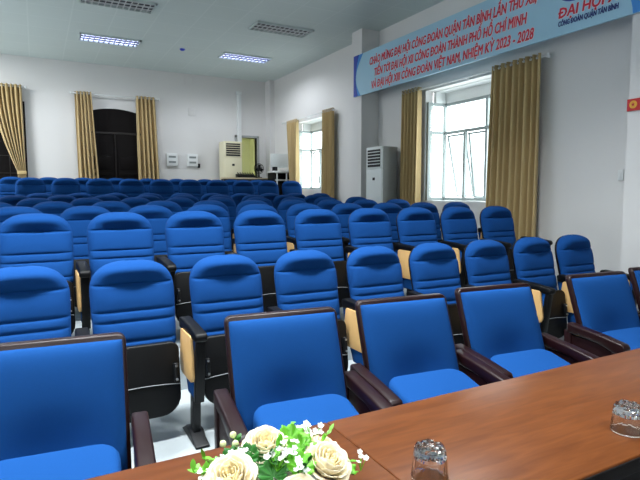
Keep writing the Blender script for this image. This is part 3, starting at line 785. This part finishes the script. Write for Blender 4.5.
# ------------------------------------------------------------------ flower arrangement
FX, FYY, FZ = .418, .945, .75
fa = thing('flower_arrangement', 'low bouquet of cream roses and green leaves on the table', 'flowers', (FX, FYY, FZ)); fa.scale = (1.08, 1.08, 1.08)
MB().lathe([(.05, 0), (.055, .004), (.07, .03), (.075, .05), (.068, .05), (.06, .03), (.0, .025)], n=28).build('bowl', M['pot'], fa, smooth=True)
def petal(mb, C, ax, ang, rad, h, span, flare, ruf):
    """one cupped petal wrapped around axis ax at base C"""
    ax = ax.normalized(); e1 = ax.orthogonal().normalized(); e2 = ax.cross(e1)
    def fn(u, v):
        q = u * 2 - 1
        a = ang + q * span * (.45 + .55 * math.sin(min(1, v * 1.25) * PI / 2))
        r = rad * (.30 + .70 * math.sin(v * PI / 2) ** .8) + flare * v ** 4 * (1 - .5 * q * q) - .05 * rad * q * q + .03 * rad * math.sin(q * 6 + ang * 5) * v ** 3
        z = h * v * (1 - .22 * abs(q) ** 3) - flare * .55 * v ** 6 + ruf * math.sin(q * 8 + ang * 7) * v ** 4
        return C + (e1 * math.cos(a) + e2 * math.sin(a)) * r + ax * z
    mb.grid(fn, 13, 9)
def rose(c, ax, R):
    C = Vector(c); ax = Vector(ax).normalized(); B = C - ax * R * .5
    mb = MB()
    for layer, (n, rad, h, span, fl_) in enumerate(((6, .92, .72, .78, .26), (6, .82, .90, .75, .16), (5, .68, 1.02, .80, .08), (5, .54, 1.08, .78, .04))):
        for k in range(n): petal(mb, B, ax, 2 * PI * k / n + layer * .55 + random.uniform(-.1, .1), R * rad * random.uniform(.96, 1.04), R * h * random.uniform(.95, 1.05), span, R * fl_, R * .03)
    o = mb.build('rose', M['rose'], fa, smooth=True, solid=.001)
    mi = MB()
    for layer, (n, rad, h) in enumerate(((4, .40, 1.08), (4, .27, 1.06), (3, .15, 1.02))):
        for k in range(n): petal(mi, B, ax, 2 * PI * k / n + layer * .7, R * rad, R * h, .85, 0, R * .03)
    mi.build('rose_heart', M['rosein'], o, smooth=True, solid=.001)
for c, ax, R in (((-.006, .058, .087), (-.1, -.35, 1), .041), ((-.098, -.002, .075), (-.35, -.45, 1), .043), ((.083, -.035, .072), (.2, -.5, 1), .043), ((.105, .022, .066), (.4, -.1, 1), .038), ((.0, -.09, .055), (0, -.7, 1), .038)):
    rose(c, ax, R)
def pleated_leaf(c, nrm, up, R, m):
    c = Vector(c); nrm = Vector(nrm).normalized(); up = Vector(up); up = (up - nrm * up.dot(nrm)).normalized(); sd = nrm.cross(up)
    mb = MB()
    def fn(u, v):
        a = (u - .5) * 2 * PI * .84
        r = R * v * (1 + .05 * math.cos(a * 9) * v + .04 * math.cos(a * 27) * v) * (.85 + .15 * math.cos(a))
        return c + up * (r * math.cos(a)) + sd * (r * math.sin(a)) + nrm * (.10 * R * v * math.cos(a * 9) + .25 * R * v * v)
    mb.grid(fn, 73, 7)
    mb.build('leaf', m, fa, smooth=True, solid=.0008)
for c, nr, up, R, m in (((.046, .050, .086), (.1, -.7, 1), (.3, 1, .2), .035, 'leaf'), ((.045, .0, .088), (.1, -.7, 1), (0, 1, .4), .036, 'leaf'), ((-.052, .038, .080), (-.5, -.5, .8), (0, .4, 1), .028, 'leafdark'), ((.022, -.04, .08), (0, -.6, 1), (.2, .6, .3), .032, 'leaf'),
                        ((-.03, -.035, .075), (-.2, -.6, 1), (0, 1, .2), .030, 'leafdark'), ((-.035, .02, .07), (0, -.6, 1), (0, 1, .2), .035, 'leafdark'), ((.03, .02, .065), (0, -.4, 1), (0, 1, .2), .05, 'leafdark'), ((.125, -.02, .045), (.5, -.3, 1), (1, 0, .1), .03, 'leaf'), ((-.105, .045, .062), (-.4, -.5, 1), (-.6, 1, .2), .030, 'leaf'), ((-.075, .055, .075), (-.2, -.6, 1), (-.3, 1, .2), .026, 'leafdark'), ((-.14, .01, .045), (-.5, -.4, 1), (-1, .3, .1), .028, 'leaf')):
    pleated_leaf(c, nr, up, R, M[m])
def sprig(base, tip, m, nleaf, size):
    b = Vector(base); t_ = Vector(tip); mb = MB(); mb.tube([b, (b + t_) / 2 + Vector((0, 0, .004)), t_], .0012, 5)
    for k in range(nleaf):
        q = .3 + .7 * k / max(1, nleaf - 1); p = b.lerp(t_, q); d = Vector((random.uniform(-1, 1), random.uniform(-1, 1), random.uniform(.1, 1))).normalized()
        sd = d.cross(Vector((0, 0, 1))).normalized(); L = size * random.uniform(.8, 1.2)
        mb.grid(lambda u, v: p + d * (L * v) + sd * ((u - .5) * L * .5 * math.sin(PI * (v * .92 + .06))) + Vector((0, 0, .25 * L * (v - v * v))), 3, 6)
    mb.build('sprig', m, fa, smooth=True)
for b, t_, m, n, s in (((-.08, .02, .04), (-.135, .045, .075), 'leaf', 7, .026), ((-.09, .0, .04), (-.15, .02, .06), 'leaf', 6, .024), ((.02, .05, .05), (.07, .085, .11), 'leaf', 6, .02), ((.1, -.02, .05), (.15, -.035, .06), 'leaf', 6, .02), ((.08, .02, .06), (.118, .02, .105), 'leaf', 6, .016),
                       ((-.02, .0, .06), (.01, .015, .115), 'leaf', 8, .022), ((-.02, -.02, .06), (-.03, -.02, .11), 'leafdark', 8, .022), ((.02, .0, .06), (.06, -.0, .115), 'leaf', 8, .02), ((-.06, .04, .05), (-.06, .085, .10), 'leafdark', 8, .02), ((-.1, -.03, .04), (-.15, -.04, .05), 'leaf', 6, .025), ((-.09, .04, .05), (-.13, .075, .085), 'leaf', 9, .022), ((-.1, .03, .05), (-.155, .045, .08), 'leaf', 9, .024), ((.0, -.04, .05), (.03, -.06, .1), 'leafdark', 8, .022)):
    sprig(b, t_, M[m], n, s)
def blossom(mb, c, r):
    nr = Vector((random.uniform(-.5, .5), random.uniform(-.9, .1), 1)).normalized(); e1 = nr.orthogonal().normalized(); e2 = nr.cross(e1); c = Vector(c)
    for k in range(5):
        a = 2 * PI * k / 5; d = e1 * math.cos(a) + e2 * math.sin(a); s_ = nr.cross(d)
        mb.grid(lambda u, v: c + d * (r * v) + s_ * ((u - .5) * r * .95 * math.sin(PI * (.1 + v * .8))) + nr * (r * .35 * v * v), 3, 4)
def cluster(cen, n, sp, r=.0062):
    cen = Vector(cen); mb = MB(); st = MB()
    for k in range(n):
        p = cen + Vector((random.uniform(-1, 1) * sp, random.uniform(-1, 1) * sp, random.uniform(-.5, .8) * sp))
        blossom(mb, p, r * random.uniform(.8, 1.2)); st.tube([cen - Vector((0, 0, .03)), p], .0007, 4)
    o = mb.build('blossom_spray', M['blossom'], fa, smooth=True); st.build('stems', M['leaf'], o)
for c, n, sp in (((.098, .062, .095), 11, .020), ((.085, .07, .09), 8, .014), ((.008, -.02, .108), 8, .018), ((.012, -.06, .1), 7, .018), ((-.065, .06, .085), 14, .020), ((-.10, .05, .08), 14, .020), ((-.13, .03, .07), 10, .016), ((-.12, -.02, .075), 8, .014), ((.155, -.04, .07), 5, .014), ((-.02, -.03, .11), 10, .02)):
    cluster(c, n, sp)
for c in ((-.062, .092, .108), (-.085, .085, .098), (-.062, .078, .096)):
    bd = MB().sphere(c, .0068, 10, 8).build('bud', M['bud'], fa, smooth=True)
    MB().tube([Vector(c), Vector(c) + Vector((.01, -.02, -.04))], .001, 5).build('stalk', M['leaf'], bd)
